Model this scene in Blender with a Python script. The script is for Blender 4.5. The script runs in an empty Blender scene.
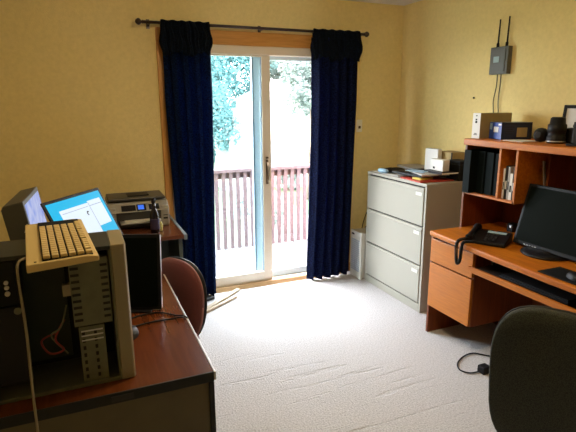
import bpy, bmesh, math, random
from mathutils import Vector, Matrix
random.seed(7)
SC = bpy.context.scene
COL = SC.collection
PI = math.pi
R = math.radians

# ------------------------------------------------------------------ materials
def new_mat(name):
    m = bpy.data.materials.new(name); m.use_nodes = True
    nt = m.node_tree
    return m, nt, nt.nodes['Principled BSDF']

def mat(name, col, rough=.5, metal=0.0, noise=0.0, nscale=20, bump=0.0, bscale=60, spec=.5, stretch=None, emit=None, estr=1.0, sheen=0):
    m, nt, b = new_mat(name)
    b.inputs['Base Color'].default_value = (*col, 1)
    b.inputs['Roughness'].default_value = rough
    b.inputs['Metallic'].default_value = metal
    b.inputs['Specular IOR Level'].default_value = spec
    if sheen: b.inputs['Sheen Weight'].default_value = sheen
    N = nt.nodes.new; L = nt.links.new
    tc = N('ShaderNodeTexCoord'); mp = N('ShaderNodeMapping')
    L(tc.outputs['Object'], mp.inputs['Vector'])
    if stretch: mp.inputs['Scale'].default_value = stretch
    if noise > 0:
        n = N('ShaderNodeTexNoise'); n.inputs['Scale'].default_value = nscale; n.inputs['Detail'].default_value = 5
        L(mp.outputs['Vector'], n.inputs['Vector'])
        r = N('ShaderNodeValToRGB')
        r.color_ramp.elements[0].position = .3; r.color_ramp.elements[1].position = .7
        r.color_ramp.elements[0].color = (*[c*(1-noise) for c in col], 1)
        r.color_ramp.elements[1].color = (*[min(1, c*(1+noise)) for c in col], 1)
        L(n.outputs['Fac'], r.inputs['Fac']); L(r.outputs['Color'], b.inputs['Base Color'])
    if bump > 0:
        n2 = N('ShaderNodeTexNoise'); n2.inputs['Scale'].default_value = bscale; n2.inputs['Detail'].default_value = 4
        L(tc.outputs['Object'], n2.inputs['Vector'])
        bp = N('ShaderNodeBump'); bp.inputs['Strength'].default_value = bump; bp.inputs['Distance'].default_value = .01
        L(n2.outputs['Fac'], bp.inputs['Height']); L(bp.outputs['Normal'], b.inputs['Normal'])
    if emit:
        b.inputs['Emission Color'].default_value = (*emit, 1); b.inputs['Emission Strength'].default_value = estr
    return m

def wood(name, c1, c2, rough=.3, axis='y', scale=1.0):
    m, nt, b = new_mat(name)
    N = nt.nodes.new; L = nt.links.new
    tc = N('ShaderNodeTexCoord'); mp = N('ShaderNodeMapping'); L(tc.outputs['Object'], mp.inputs['Vector'])
    s = {'x': (1.2, 14, 14), 'y': (14, 1.2, 14), 'z': (14, 14, 1.2)}[axis]
    mp.inputs['Scale'].default_value = [v*scale for v in s]
    n = N('ShaderNodeTexNoise'); n.inputs['Scale'].default_value = 3.5; n.inputs['Detail'].default_value = 8; n.inputs['Distortion'].default_value = .8
    L(mp.outputs['Vector'], n.inputs['Vector'])
    r = N('ShaderNodeValToRGB'); r.color_ramp.elements[0].position = .35; r.color_ramp.elements[1].position = .68
    r.color_ramp.elements[0].color = (*c1, 1); r.color_ramp.elements[1].color = (*c2, 1)
    L(n.outputs['Fac'], r.inputs['Fac']); L(r.outputs['Color'], b.inputs['Base Color'])
    b.inputs['Roughness'].default_value = rough
    return m

def carpet():
    m, nt, b = new_mat('carpet')
    N = nt.nodes.new; L = nt.links.new
    tc = N('ShaderNodeTexCoord')
    n = N('ShaderNodeTexNoise'); n.inputs['Scale'].default_value = 110; n.inputs['Detail'].default_value = 4
    L(tc.outputs['Object'], n.inputs['Vector'])
    r = N('ShaderNodeValToRGB'); r.color_ramp.elements[0].position = .3; r.color_ramp.elements[1].position = .72
    r.color_ramp.elements[0].color = (.41, .40, .41, 1); r.color_ramp.elements[1].color = (.67, .655, .67, 1)
    L(n.outputs['Fac'], r.inputs['Fac']); L(r.outputs['Color'], b.inputs['Base Color'])
    b.inputs['Roughness'].default_value = .95; b.inputs['Specular IOR Level'].default_value = .1
    # drag marks: long shallow streaks, only in the middle of the room
    mp = N('ShaderNodeMapping'); mp.inputs['Rotation'].default_value = (0, 0, R(-8)); mp.inputs['Scale'].default_value = (.9, 9, 1)
    L(tc.outputs['Object'], mp.inputs['Vector'])
    w = N('ShaderNodeTexNoise'); w.inputs['Scale'].default_value = 2.2; w.inputs['Detail'].default_value = 3; w.inputs['Distortion'].default_value = .6
    L(mp.outputs['Vector'], w.inputs['Vector'])
    rr = N('ShaderNodeValToRGB'); rr.color_ramp.elements[0].position = .585; rr.color_ramp.elements[1].position = .63
    rr.color_ramp.elements[0].color = (1, 1, 1, 1); rr.color_ramp.elements[1].color = (0, 0, 0, 1)
    L(w.outputs['Fac'], rr.inputs['Fac'])
    bp1 = N('ShaderNodeBump'); bp1.inputs['Strength'].default_value = .4; bp1.inputs['Distance'].default_value = .03
    gd = N('ShaderNodeTexGradient'); gd.gradient_type = 'SPHERICAL'
    m2 = N('ShaderNodeMapping'); m2.inputs['Location'].default_value = (-1.0, -2.05, 0); m2.vector_type = 'POINT'
    m2.inputs['Scale'].default_value = (1.05, 1.05, 1.05)
    L(tc.outputs['Object'], m2.inputs['Vector']); L(m2.outputs['Vector'], gd.inputs['Vector'])
    gr = N('ShaderNodeValToRGB'); gr.color_ramp.elements[0].position = .05; gr.color_ramp.elements[1].position = .4
    L(gd.outputs['Fac'], gr.inputs['Fac'])
    mxx = N('ShaderNodeMix'); mxx.data_type = 'RGBA'; mxx.inputs['A'].default_value = (1, 1, 1, 1)
    L(gr.outputs['Color'], mxx.inputs['Factor']); L(rr.outputs['Color'], mxx.inputs['B'])
    L(mxx.outputs['Result'], bp1.inputs['Height'])
    bp = N('ShaderNodeBump'); bp.inputs['Strength'].default_value = .7; bp.inputs['Distance'].default_value = .008
    L(n.outputs['Fac'], bp.inputs['Height']); L(bp1.outputs['Normal'], bp.inputs['Normal'])
    L(bp.outputs['Normal'], b.inputs['Normal'])
    return m

def curtain_mat(name, col, tcol, tw):
    m = bpy.data.materials.new(name); m.use_nodes = True
    nt = m.node_tree; N = nt.nodes.new; L = nt.links.new
    b = nt.nodes['Principled BSDF']; out = nt.nodes['Material Output']
    b.inputs['Roughness'].default_value = .85; b.inputs['Specular IOR Level'].default_value = .08
    tc = N('ShaderNodeTexCoord'); mp = N('ShaderNodeMapping'); mp.inputs['Scale'].default_value = (40, 40, 60)
    L(tc.outputs['Object'], mp.inputs['Vector'])
    n = N('ShaderNodeTexNoise'); n.inputs['Scale'].default_value = 2.0; n.inputs['Detail'].default_value = 6
    L(mp.outputs['Vector'], n.inputs['Vector'])
    r = N('ShaderNodeValToRGB'); r.color_ramp.elements[0].position = .35; r.color_ramp.elements[1].position = .75
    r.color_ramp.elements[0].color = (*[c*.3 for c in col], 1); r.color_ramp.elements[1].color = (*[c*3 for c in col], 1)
    L(n.outputs['Fac'], r.inputs['Fac']); L(r.outputs['Color'], b.inputs['Base Color'])
    t = N('ShaderNodeBsdfTranslucent'); t.inputs['Color'].default_value = (*tcol, 1)
    r2 = N('ShaderNodeValToRGB'); r2.color_ramp.elements[0].position = .38; r2.color_ramp.elements[1].position = .70
    r2.color_ramp.elements[0].color = (*[c*.25 for c in tcol], 1); r2.color_ramp.elements[1].color = (*tcol, 1)
    L(n.outputs['Fac'], r2.inputs['Fac']); L(r2.outputs['Color'], t.inputs['Color'])
    mx = N('ShaderNodeMixShader'); mx.inputs['Fac'].default_value = tw
    L(b.outputs['BSDF'], mx.inputs[1]); L(t.outputs['BSDF'], mx.inputs[2]); L(mx.outputs['Shader'], out.inputs['Surface'])
    bp = N('ShaderNodeBump'); bp.inputs['Strength'].default_value = .5; bp.inputs['Distance'].default_value = .004
    L(n.outputs['Fac'], bp.inputs['Height']); L(bp.outputs['Normal'], b.inputs['Normal'])
    return m

def glass_mat(name, tint, gl=.06):
    m = bpy.data.materials.new(name); m.use_nodes = True
    nt = m.node_tree; N = nt.nodes.new; L = nt.links.new; nt.nodes.clear()
    out = N('ShaderNodeOutputMaterial')
    t = N('ShaderNodeBsdfTransparent'); t.inputs['Color'].default_value = (*tint, 1)
    g = N('ShaderNodeBsdfGlossy'); g.inputs['Roughness'].default_value = .02
    mx = N('ShaderNodeMixShader'); mx.inputs['Fac'].default_value = gl
    L(t.outputs['BSDF'], mx.inputs[1]); L(g.outputs['BSDF'], mx.inputs[2]); L(mx.outputs['Shader'], out.inputs['Surface'])
    return m

def plank_mat():
    m, nt, b = new_mat('deck_boards')
    N = nt.nodes.new; L = nt.links.new
    tc = N('ShaderNodeTexCoord'); mp = N('ShaderNodeMapping'); mp.inputs['Rotation'].default_value = (0, 0, R(40))
    L(tc.outputs['Object'], mp.inputs['Vector'])
    w = N('ShaderNodeTexWave'); w.inputs['Scale'].default_value = 2.3; w.inputs['Distortion'].default_value = .0
    L(mp.outputs['Vector'], w.inputs['Vector'])
    r = N('ShaderNodeValToRGB'); r.color_ramp.elements[0].position = .02; r.color_ramp.elements[1].position = .08
    r.color_ramp.elements[0].color = (.035, .035, .035, 1); r.color_ramp.elements[1].color = (.115, .112, .118, 1)
    L(w.outputs['Fac'], r.inputs['Fac']); L(r.outputs['Color'], b.inputs['Base Color'])
    b.inputs['Roughness'].default_value = .8
    return m

M = {}
M['wall'] = mat('wall_paint', (.80, .645, .29), .75, noise=.04, nscale=40, bump=.25, bscale=110, spec=.2)
M['ceil'] = mat('ceiling_paint', (.72, .68, .62), .9, bump=.3, bscale=60)
M['carpet'] = carpet()
M['casing'] = wood('oak_casing', (.50, .22, .04), (.62, .30, .07), .4, 'x')
M['casing_v'] = wood('oak_casing_upright', (.50, .22, .04), (.62, .30, .07), .4, 'z')
M['vinyl'] = mat('cream_vinyl', (.78, .70, .58), .4)
M['vinyl_w'] = mat('white_vinyl', (.62, .76, .88), .4)
M['gasket'] = mat('grey_gasket', (.18, .24, .30), .5)
M['alu'] = mat('threshold_metal', (.55, .50, .45), .4, metal=.6)
M['glassL'] = glass_mat('tinted_glass', (.86, .955, .98))
M['glassR'] = glass_mat('clear_glass', (.95, .95, .95))
M['brass'] = mat('dark_brass', (.10, .06, .03), .35, metal=.8)
M['rod'] = mat('rod_metal', (.035, .018, .015), .3, metal=.3)
M['curt'] = curtain_mat('navy_curtain', (.002, .007, .022), (.03, .12, .42), .17)
M['curt2'] = curtain_mat('navy_curtain_right', (.003, .006, .022), (.06, .08, .42), .15)
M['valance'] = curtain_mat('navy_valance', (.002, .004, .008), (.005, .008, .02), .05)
M['deck'] = plank_mat()
M['rail'] = mat('weathered_rail_wood', (.078, .048, .058), .8, noise=.25, nscale=30)
M['lawn'] = mat('lawn_grass', (.068, .115, .052), .95, noise=.3, nscale=2)
M['drive'] = mat('pale_driveway', (.2, .205, .2), .9, noise=.1, nscale=3)
M['siding'] = mat('white_siding', (.32, .32, .31), .8)
M['roofg'] = mat('grey_roof', (.34, .35, .36), .9)
M['hwin'] = mat('house_window', (.05, .06, .07), .2)
M['bark'] = mat('tree_bark', (.12, .10, .08), .9, noise=.3)
def leaf_mat(name, col):
    m, nt, b = new_mat(name)
    b.inputs['Base Color'].default_value = (*col, 1); b.inputs['Roughness'].default_value = .8; b.inputs['Specular IOR Level'].default_value = .1
    t = nt.nodes.new('ShaderNodeBsdfTranslucent'); t.inputs['Color'].default_value = (*col, 1)
    mx = nt.nodes.new('ShaderNodeMixShader'); mx.inputs['Fac'].default_value = .5
    nt.links.new(b.outputs['BSDF'], mx.inputs[1]); nt.links.new(t.outputs['BSDF'], mx.inputs[2])
    nt.links.new(mx.outputs['Shader'], nt.nodes['Material Output'].inputs['Surface'])
    return m
M['leafT'] = leaf_mat('blue_green_leaves', (.095, .19, .19))
M['leafG'] = leaf_mat('pale_green_leaves', (.165, .22, .20))
M['cab'] = mat('putty_grey_steel', (.34, .325, .275), .42, bump=.05, bscale=200)
M['cabside'] = M['cab']
M['label'] = mat('label_card', (.62, .62, .58), .5)
M['gap'] = mat('dark_gap', (.01, .01, .01), .8)
M['desk'] = wood('cherry_laminate', (.40, .105, .002), (.56, .175, .005), .45, 'y')
M['desk_face'] = wood('cherry_laminate_face', (.42, .125, .007), (.52, .165, .011), .35, 'y', 2)
M['desk_shade'] = wood('cherry_laminate_shaded', (.13, .026, .004), (.20, .045, .007), .35, 'z')  # cherry laminate darkened, putting the shade inside desk and hutch into its colour
M['ldesk'] = wood('dark_red_laminate', (.095, .024, .007), (.125, .034, .009), .25, 'y')
M['ledge'] = mat('black_edge_band', (.008, .009, .009), .5, spec=.3)
M['ledge_w'] = mat('edge_highlight_band', (.55, .55, .56), .3, metal=.4)  # pale band paints the white highlights along the desk edge
M['lpanel'] = mat('tan_desk_panel', (.085, .068, .034), .6, noise=.1, nscale=12)
M['pdframe'] = mat('grey_green_metal', (.07, .09, .08), .45, metal=.2)
M['pdedge'] = mat('blue_grey_edge', (.22, .27, .30), .4)
M['blk'] = mat('black_plastic', (.007, .007, .009), .5, spec=.25)
M['blk2'] = mat('matte_black', (.005, .006, .007), .7, spec=.2)
M['blkgloss'] = mat('black_screen_glass', (.003, .005, .003), .6, spec=.04)
M['char'] = mat('charcoal_plastic', (.022, .023, .025), .5, spec=.3)
M['beige'] = mat('aged_beige_plastic', (.60, .45, .19), .5)
M['key'] = mat('beige_keycap', (.66, .50, .23), .5)
M['bezel'] = mat('case_beige', (.25, .215, .14), .35)
M['steel'] = mat('galvanised_steel', (.125, .13, .085), .5, metal=.3, noise=.15, nscale=20)
M['steel_shade'] = mat('shaded_steel', (.006, .007, .006), .6, spec=.2)  # shade inside the open case painted in as a darker steel
M['caseTop'] = mat('case_top_dark', (.015, .02, .017), .45)
M['silver'] = mat('silver', (.55, .55, .55), .3, metal=.8)
M['printer'] = mat('printer_grey', (.33, .32, .29), .4)
M['printer_dk'] = mat('printer_dark', (.045, .045, .045), .4)
M['paper'] = mat('white_paper', (.75, .75, .74), .7)
M['paper_g'] = mat('grey_paper', (.40, .39, .38), .7)
M['wbox'] = mat('white_carton', (.74, .73, .70), .6)
M['kraft'] = mat('brown_cardboard', (.34, .25, .11), .8, noise=.08)
M['red'] = mat('red_folder', (.50, .05, .03), .5)
M['yellow'] = mat('yellow_pad', (.65, .52, .08), .6)
M['bluewhite'] = mat('pale_blue_plastic', (.30, .48, .65), .5)
M['blue'] = mat('blue_print_card', (.015, .06, .34), .35)
M['navycard'] = mat('navy_print_card', (.012, .02, .06), .35)
M['teal_dk'] = mat('dark_green_binder', (.003, .006, .006), .6, spec=.08)
M['maroon'] = mat('maroon_fabric', (.105, .018, .016), .85, noise=.2, nscale=200, bump=.4, bscale=400, sheen=.15)
M['maroon_rim'] = mat('maroon_rim_highlight', (.30, .13, .13), .6)  # paler tone paints window light on the rim of the chair back
M['scr_cyan'] = mat('screen_cyan', (0, 0, 0), .3, emit=(.0, .50, .85), estr=1.0)
M['scr_white'] = mat('screen_window_white', (0, 0, 0), .3, emit=(.80, .92, 1.0), estr=1.0)
M['scr_line'] = mat('screen_line', (0, 0, 0), .3, emit=(.35, .42, .55), estr=1.0)
M['scr_ink'] = mat('screen_ink', (0, 0, 0), .3, emit=(.03, .03, .04), estr=1.0)
M['scr_blue'] = mat('lcd_blue', (0, 0, 0), .3, emit=(.05, .18, .85), estr=1.0)
M['router'] = mat('router_grey', (.085, .085, .07), .5)
M['router_lab'] = mat('router_label', (.30, .42, .46), .5)
M['wallplate'] = mat('ivory_plate', (.85, .82, .74), .4)
M['cream_cable'] = mat('cream_cable', (.24, .20, .12), .5)
M['stick'] = wood('bare_pine', (.36, .27, .17), (.46, .36, .25), .6, 'x')
M['pcw'] = mat('white_pc_plastic', (.60, .60, .56), .5)
M['mon_lit'] = mat('lamplit_plastic', (.06, .058, .045), .5)  # dark plastic lightened to olive, with the lit top put into its colour
M['sill'] = wood('sill_oak', (.30, .17, .07), (.40, .25, .12), .5, 'x')
M['grille'] = mat('blue_grey_grille', (.36, .42, .52), .5)
M['lampglass'] = mat('lamp_glass', (.9, .85, .7), .5, emit=(1.0, .76, .42), estr=104)
M['green_pcb'] = mat('dark_green_board', (.010, .025, .014), .5)
M['redwire'] = mat('red_wire', (.25, .02, .02), .5)
M['bottle'] = mat('dark_bottle_glass', (.012, .010, .016), .12)
M['bottlab'] = mat('bottle_label', (.035, .025, .07), .5)
M['pale_y'] = mat('pale_yellow', (.55, .52, .18), .5)

def screen_sky():
    m, nt, b = new_mat('screen_lavender')
    N = nt.nodes.new; L = nt.links.new
    tc = N('ShaderNodeTexCoord'); n = N('ShaderNodeTexNoise'); n.inputs['Scale'].default_value = 9; n.inputs['Distortion'].default_value = 1
    L(tc.outputs['Object'], n.inputs['Vector'])
    r = N('ShaderNodeValToRGB'); r.color_ramp.elements[0].position = .35; r.color_ramp.elements[1].position = .65
    r.color_ramp.elements[0].color = (.17, .24, .62, 1); r.color_ramp.elements[1].color = (.42, .46, .68, 1)
    L(n.outputs['Fac'], r.inputs['Fac']); L(r.outputs['Color'], b.inputs['Emission Color'])
    b.inputs['Base Color'].default_value = (0, 0, 0, 1); b.inputs['Emission Strength'].default_value = 1
    return m
M['scr_lav'] = screen_sky()

def mesh_fabric():
    m, nt, b = new_mat('dark_mesh_fabric')
    N = nt.nodes.new; L = nt.links.new
    tc = N('ShaderNodeTexCoord')
    v = N('ShaderNodeTexVoronoi'); v.inputs['Scale'].default_value = 320
    L(tc.outputs['Object'], v.inputs['Vector'])
    r = N('ShaderNodeValToRGB'); r.color_ramp.elements[0].position = .2; r.color_ramp.elements[1].position = .6
    r.color_ramp.elements[0].color = (.050, .058, .036, 1); r.color_ramp.elements[1].color = (.010, .012, .007, 1)
    L(v.outputs['Distance'], r.inputs['Fac']); L(r.outputs['Color'], b.inputs['Base Color'])
    b.inputs['Roughness'].default_value = .8
    bp = N('ShaderNodeBump'); bp.inputs['Strength'].default_value = .5; bp.inputs['Distance'].default_value = .002
    bp.invert = True
    L(v.outputs['Distance'], bp.inputs['Height']); L(bp.outputs['Normal'], b.inputs['Normal'])
    return m
M['meshfab'] = mesh_fabric()

# ------------------------------------------------------------------ geometry collector
class MB:
    def __init__(s, org=(0, 0, 0), m=None):
        s.bm = bmesh.new(); s.o = Vector(org); s.m = m or Matrix.Identity(4); s.mats = []
    def mi(s, k):
        if k not in s.mats: s.mats.append(k)
        return s.mats.index(k)
    def v(s, p): return s.bm.verts.new((s.m @ Vector(p)) - s.o)
    def face(s, vs, k, smooth=False):
        try: f = s.bm.faces.new(vs)
        except ValueError: return None
        f.material_index = s.mi(k); f.smooth = smooth; return f
    def box(s, x0, x1, y0, y1, z0, z1, k, mx=None):
        P = [(x, y, z) for z in (z0, z1) for y in (y0, y1) for x in (x0, x1)]
        if mx is not None: P = [mx @ Vector(p) for p in P]
        V = [s.v(p) for p in P]
        for f in ((0, 2, 3, 1), (4, 5, 7, 6), (0, 1, 5, 4), (2, 6, 7, 3), (0, 4, 6, 2), (1, 3, 7, 5)):
            s.face([V[i] for i in f], k)
        return s
    def prism(s, pts, axis, a0, a1, k):
        def mk(p, a):
            return {'x': (a, p[0], p[1]), 'y': (p[0], a, p[1]), 'z': (p[0], p[1], a)}[axis]
        A = [s.v(mk(p, a0)) for p in pts]; B = [s.v(mk(p, a1)) for p in pts]
        n = len(pts)
        s.face(A[::-1], k); s.face(B, k)
        for i in range(n): s.face([A[i], A[(i+1) % n], B[(i+1) % n], B[i]], k)
        return s
    def tube(s, pts, r, k, seg=8, closed=False):
        pts = [Vector(p) for p in pts]; rings = []
        n = len(pts); up = None
        for i, p in enumerate(pts):
            rr = r[i] if isinstance(r, (list, tuple)) else r
            d = (pts[min(i+1, n-1)] - pts[max(i-1, 0)]).normalized()
            if up is None:
                up = d.orthogonal().normalized()
            else:
                up = (up - d*up.dot(d))
                up = up.normalized() if up.length > 1e-6 else d.orthogonal().normalized()
            w = d.cross(up)
            rings.append([s.v(p + (up*math.cos(2*PI*j/seg) + w*math.sin(2*PI*j/seg))*rr) for j in range(seg)])
        for a, b in zip(rings, rings[1:]):
            for j in range(seg): s.face([a[j], a[(j+1) % seg], b[(j+1) % seg], b[j]], k, True)
        s.face(rings[0][::-1], k); s.face(rings[-1], k)
        return s
    def lathe(s, prof, k, c=(0, 0, 0), axis='z', seg=20):
        rings = []
        for r, h in prof:
            ring = []
            for j in range(seg):
                a = 2*PI*j/seg; u, w = max(r, 1e-4)*math.cos(a), max(r, 1e-4)*math.sin(a)
                p = {'z': (u, w, h), 'y': (u, h, w), 'x': (h, u, w)}[axis]
                ring.append(s.v((c[0]+p[0], c[1]+p[1], c[2]+p[2])))
            rings.append(ring)
        for a, b in zip(rings, rings[1:]):
            for j in range(seg): s.face([a[j], a[(j+1) % seg], b[(j+1) % seg], b[j]], k, True)
        s.face(rings[0][::-1], k); s.face(rings[-1], k)
        return s
    def grid(s, fn, nu, nv, k, smooth=True):
        V = [[s.v(fn(i/nu, j/nv)) for j in range(nv+1)] for i in range(nu+1)]
        for i in range(nu):
            for j in range(nv): s.face([V[i][j], V[i+1][j], V[i+1][j+1], V[i][j+1]], k, smooth)
        return s
    def build(s, name, parent=None, bevel=0, seg=2, solid=0, sub=0, recalc=True):
        if recalc: bmesh.ops.recalc_face_normals(s.bm, faces=s.bm.faces)
        me = bpy.data.meshes.new(name); s.bm.to_mesh(me); s.bm.free()
        for k in s.mats: me.materials.append(M[k])
        o = bpy.data.objects.new(name, me); COL.objects.link(o)
        if parent: o.parent = parent
        else: o.location = s.o
        if sub:
            md = o.modifiers.new('sub', 'SUBSURF'); md.levels = md.render_levels = sub
        if solid:
            md = o.modifiers.new('solid', 'SOLIDIFY'); md.thickness = solid; md.offset = 0
        if bevel:
            md = o.modifiers.new('bevel', 'BEVEL'); md.width = bevel; md.segments = seg; md.limit_method = 'ANGLE'; md.angle_limit = R(40)
        return o

def tag(o, label, cat, group=None, kind=None):
    o['label'] = label; o['category'] = cat
    if group: o['group'] = group
    if kind: o['kind'] = kind
    return o
def thing(name, label, cat, loc=(0, 0, 0), rz=0, group=None):
    o = bpy.data.objects.new(name, None); COL.objects.link(o); o.empty_display_size = .05
    o.location = loc; o.rotation_euler = (0, 0, rz)
    return tag(o, label, cat, group)
def struct(o, label=None):
    o['kind'] = 'structure'
    return o
def catmull(pts, n=8):
    pts = [Vector(p) for p in pts]; out = []
    for i in range(len(pts)-1):
        p0, p1, p2, p3 = pts[max(i-1, 0)], pts[i], pts[i+1], pts[min(i+2, len(pts)-1)]
        for k in range(n):
            t = k/n
            out.append(.5*((2*p1) + (p2-p0)*t + (2*p0-5*p1+4*p2-p3)*t*t + (3*p1-p0-3*p2+p3)*t**3))
    out.append(pts[-1]); return out

# ------------------------------------------------------------------ room shell
XL, XR, YF, YB, ZC = -1.0, 2.81, -1.3, 3.91, 2.44
OX0, OX1, OZ = .66, 2.22, 2.04
T = .14
struct(MB().box(XL-T, XR+T, YF-T, YB+T, -.12, 0, 'carpet').build('floor'))
struct(MB().box(XL-T, XR+T, YF-T, YB+T, ZC, ZC+.1, 'ceil').build('ceiling'))
struct(MB().box(XL-T, OX0, YB, YB+T, 0, ZC, 'wall').box(OX1, XR+T, YB, YB+T, 0, ZC, 'wall').box(OX0, OX1, YB, YB+T, OZ, ZC, 'wall').build('wall_back'))
struct(MB().box(XR, XR+T, YF, YB, 0, ZC, 'wall').build('wall_right'))
struct(MB().box(XL-T, XL, YF, YB, 0, ZC, 'wall').build('wall_left'))
struct(MB().box(XL, XR, YF-T, YF, 0, ZC, 'wall').build('wall_front'))
struct(MB().box(XL, OX0-.061, YB-.014, YB, 0, .085, 'casing').box(OX1+.081, XR, YB-.014, YB, 0, .085, 'casing').build('baseboard_back'))
struct(MB().box(XR-.014, XR, YF, YB-.014, 0, .085, 'casing_v').build('baseboard_right'))
struct(MB().box(OX0-.06, OX1+.08, YB-.018, YB, OZ, OZ+.105, 'casing').build('trim_1', bevel=.004))
struct(MB().box(OX0-.06, OX0, YB-.018, YB, 0, OZ, 'casing_v').build('trim_2', bevel=.004))
struct(MB().box(OX1, OX1+.08, YB-.018, YB, 0, OZ, 'casing_v').build('trim_3', bevel=.004))

# sliding door
d = MB()
d.box(OX0, OX1, YB+.0, YB+.13, 1.975, OZ, 'vinyl').box(OX0, OX0+.035, YB, YB+.13, .03, 1.975, 'vinyl').box(OX1-.035, OX1, YB, YB+.13, .03, 1.975, 'vinyl')
d.box(OX0, OX1, YB-.0, YB+.13, 0, .03, 'vinyl')
door = struct(d.build('door_1', bevel=.003))
def panel(name, x0, x1, y0, y1, st_l, st_r, bot, top, km, kg, tile=1.972):
    p = MB()
    z0, z1 = .031, tile
    p.box(x0, x0+st_l, y0, y1, z0, z1, km).box(x1-st_r, x1, y0, y1, z0, z1, km)
    p.box(x0+st_l, x1-st_r, y0, y1, z0, z0+bot, km).box(x0+st_l, x1-st_r, y0, y1, z1-top, z1, km)
    o = p.build(name, door, bevel=.003)
    g = MB(); ym = (y0+y1)/2
    g.box(x0+st_l, x1-st_r, ym-.003, ym+.003, z0+bot, z1-top, kg).build('glass_pane', o)
    k = MB(); t = .006
    k.box(x1-st_r-t, x1-st_r, y0+.006, y1-.006, z0+bot, z1-top, 'gasket')
    if name == 'fixed_panel': k.box(x0-.014, x0-.001, y0-.002, y1, z0, z1, 'gasket')
    k.build('gasket', o)
    return o
pin = panel('sliding_panel', OX0+.036, 1.512, YB+.006, YB+.046, .06, .075, .085, .012, 'vinyl', 'glassL')
pout = panel('fixed_panel', 1.385, OX1-.036, YB+.062, YB+.10, .075, .06, .06, .03, 'vinyl_w', 'glassR')
h = MB(); h.box(1.462, 1.482, YB-.004, YB+.006, .91, 1.12, 'brass')
h.tube(catmull([(1.472, YB-.004, .93), (1.472, YB-.035, .96), (1.472, YB-.04, 1.02), (1.472, YB-.035, 1.07), (1.472, YB-.004, 1.10)], 5), .007, 'brass')
h.build('door_handle', door)
MB().box(1.462, 1.482, YB-.012, YB+.006, 1.13, 1.145, 'brass').build('door_lock', door)
MB().prism([(YB-.055, 0), (YB-.001, 0), (YB-.001, .03), (YB-.03, .03)], 'x', OX0-.0, OX1, 'sill').build('threshold', door)

# ------------------------------------------------------------------ curtains, rod
rz_, ry_ = 2.165, YB-.09
rd = thing('curtain_rod', 'thin dark curtain rod with round ball ends above the sliding door', 'curtain rod', (1.42, ry_, rz_))
o_ = (1.42, ry_, rz_)
MB(o_).tube([(.50, ry_, rz_), (2.345, ry_, rz_)], .011, 'rod', 12).build('pole', rd)
for x in (.475, 2.37):
    sg = 1 if x > 1 else -1
    MB(o_).lathe([(.010, -.030*sg), (.015, -.027*sg), (.008, -.02*sg), (.016, -.014*sg), (.023, -.004*sg), (.023, .006*sg), (.014, .02*sg), (.002, .025*sg)], 'rod', (x, ry_, rz_), 'x').build('finial', rd)
for x in (.55, 1.42, 2.34):
    MB(o_).box(x-.008, x+.008, ry_+.011, YB, rz_-.010, rz_+.006, 'rod').box(x-.012, x+.012, YB-.004, YB, rz_-.035, rz_+.03, 'rod').build('bracket', rd)

def curtain(x0t, x1t, x0b, x1b, k, ph, nf, label):
    root = thing('curtain', label, 'curtain', ((x0t+x1t)/2, ry_, 0))
    o = ((x0t+x1t)/2, ry_, 0)
    def f(u, v):
        z = .012 + v*(2.12-.012)
        e = max(0, (v-.05)); x0 = x0b + (x0t-x0b)*min(1, e*1.4); x1 = x1b + (x1t-x1b)*min(1, e*1.4)
        uu = u + .012*math.sin(7*v+ph)
        fold = math.sin(uu*nf*2*PI+ph)
        y = ry_ + .030*fold + .012*math.sin(uu*nf*4.3*PI+2*ph+1.5*v)
        x = x0 + (x1-x0)*u + .010*math.sin(uu*nf*4*PI+ph+v)
        if v < .02: z += .006*math.sin(u*40)
        return (x, y, z)
    MB(o).grid(f, 150, 60, k).build('panel', root, solid=.0015, recalc=False)
    # gathered valance folded over the rod
    w0, w1 = x0t+.0, x1t+.005
    def g(u, v):
        # closed loop round the section: v goes round
        a = 2*PI*v
        rr = random.Random(int(u*60)*7+3).random()
        hang = .235 + .016*math.sin(u*13+ph) + .007*math.sin(u*41+ph*2)
        cz = 2.186-hang/2; hz = hang/2
        zz = math.sin(a); ca = math.cos(a)
        bulge = .040 + .010*math.sin(u*nf*3.1*PI+ph+1.2*zz) + .006*math.sin(u*nf*7.3*PI+2.3*zz)
        wid = bulge*(1.15 - .45*max(0, zz) + .25*max(0, -zz-.1))*(abs(ca)**.55)*(1 if ca > 0 else -1)
        z = cz + hz*zz + .003*math.sin(u*33+ph)*(zz > 0)
        endr = (1-abs(2*u-1)**5)**.5 if abs(2*u-1) < 1 else 0
        cx = (w0+w1)/2
        wx = (w1-w0)*(1 + .07*math.sin(PI*max(0, min(1, (1-zz)/2*1.15))) - .05*max(0, zz))
        x = cx + (u-.5)*wx + .006*math.sin(zz*5+u*9)
        y = ry_ - .008 + wid*(.25+.75*endr)
        return (x, y, z)
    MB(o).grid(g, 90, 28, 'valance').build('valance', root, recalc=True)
    return root
curtain(.625, .985, .672, .955, 'curt', .4, 4, 'navy curtain hanging left of the sliding door beside the printer desk')
curtain(1.855, 2.30, 1.81, 2.262, 'curt2', 1.7, 5, 'navy curtain hanging right of the sliding door near the filing cabinet')

# wall plate right of curtain, nail hole
sw = thing('light_switch', 'small ivory light switch on the wall right of the curtains', 'light switch', (2.375, YB, 1.385))
o_ = (2.375, YB, 1.385)
MB(o_).box(2.345, 2.405, YB-.007, YB, 1.33, 1.44, 'wallplate').build('plate', sw, bevel=.003)
MB(o_).box(2.366, 2.384, YB-.016, YB-.007, 1.362, 1.385, 'brass').build('toggle', sw)
tag(MB((XR, 2.96, 1.625)).lathe([(.006, -.010), (.008, -.004), (.004, 0)], 'blk', (XR, 2.96, 1.625), 'x', 8).build('wall_hook'), 'tiny black hook on the wall left of the wireless router', 'hook')

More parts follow.
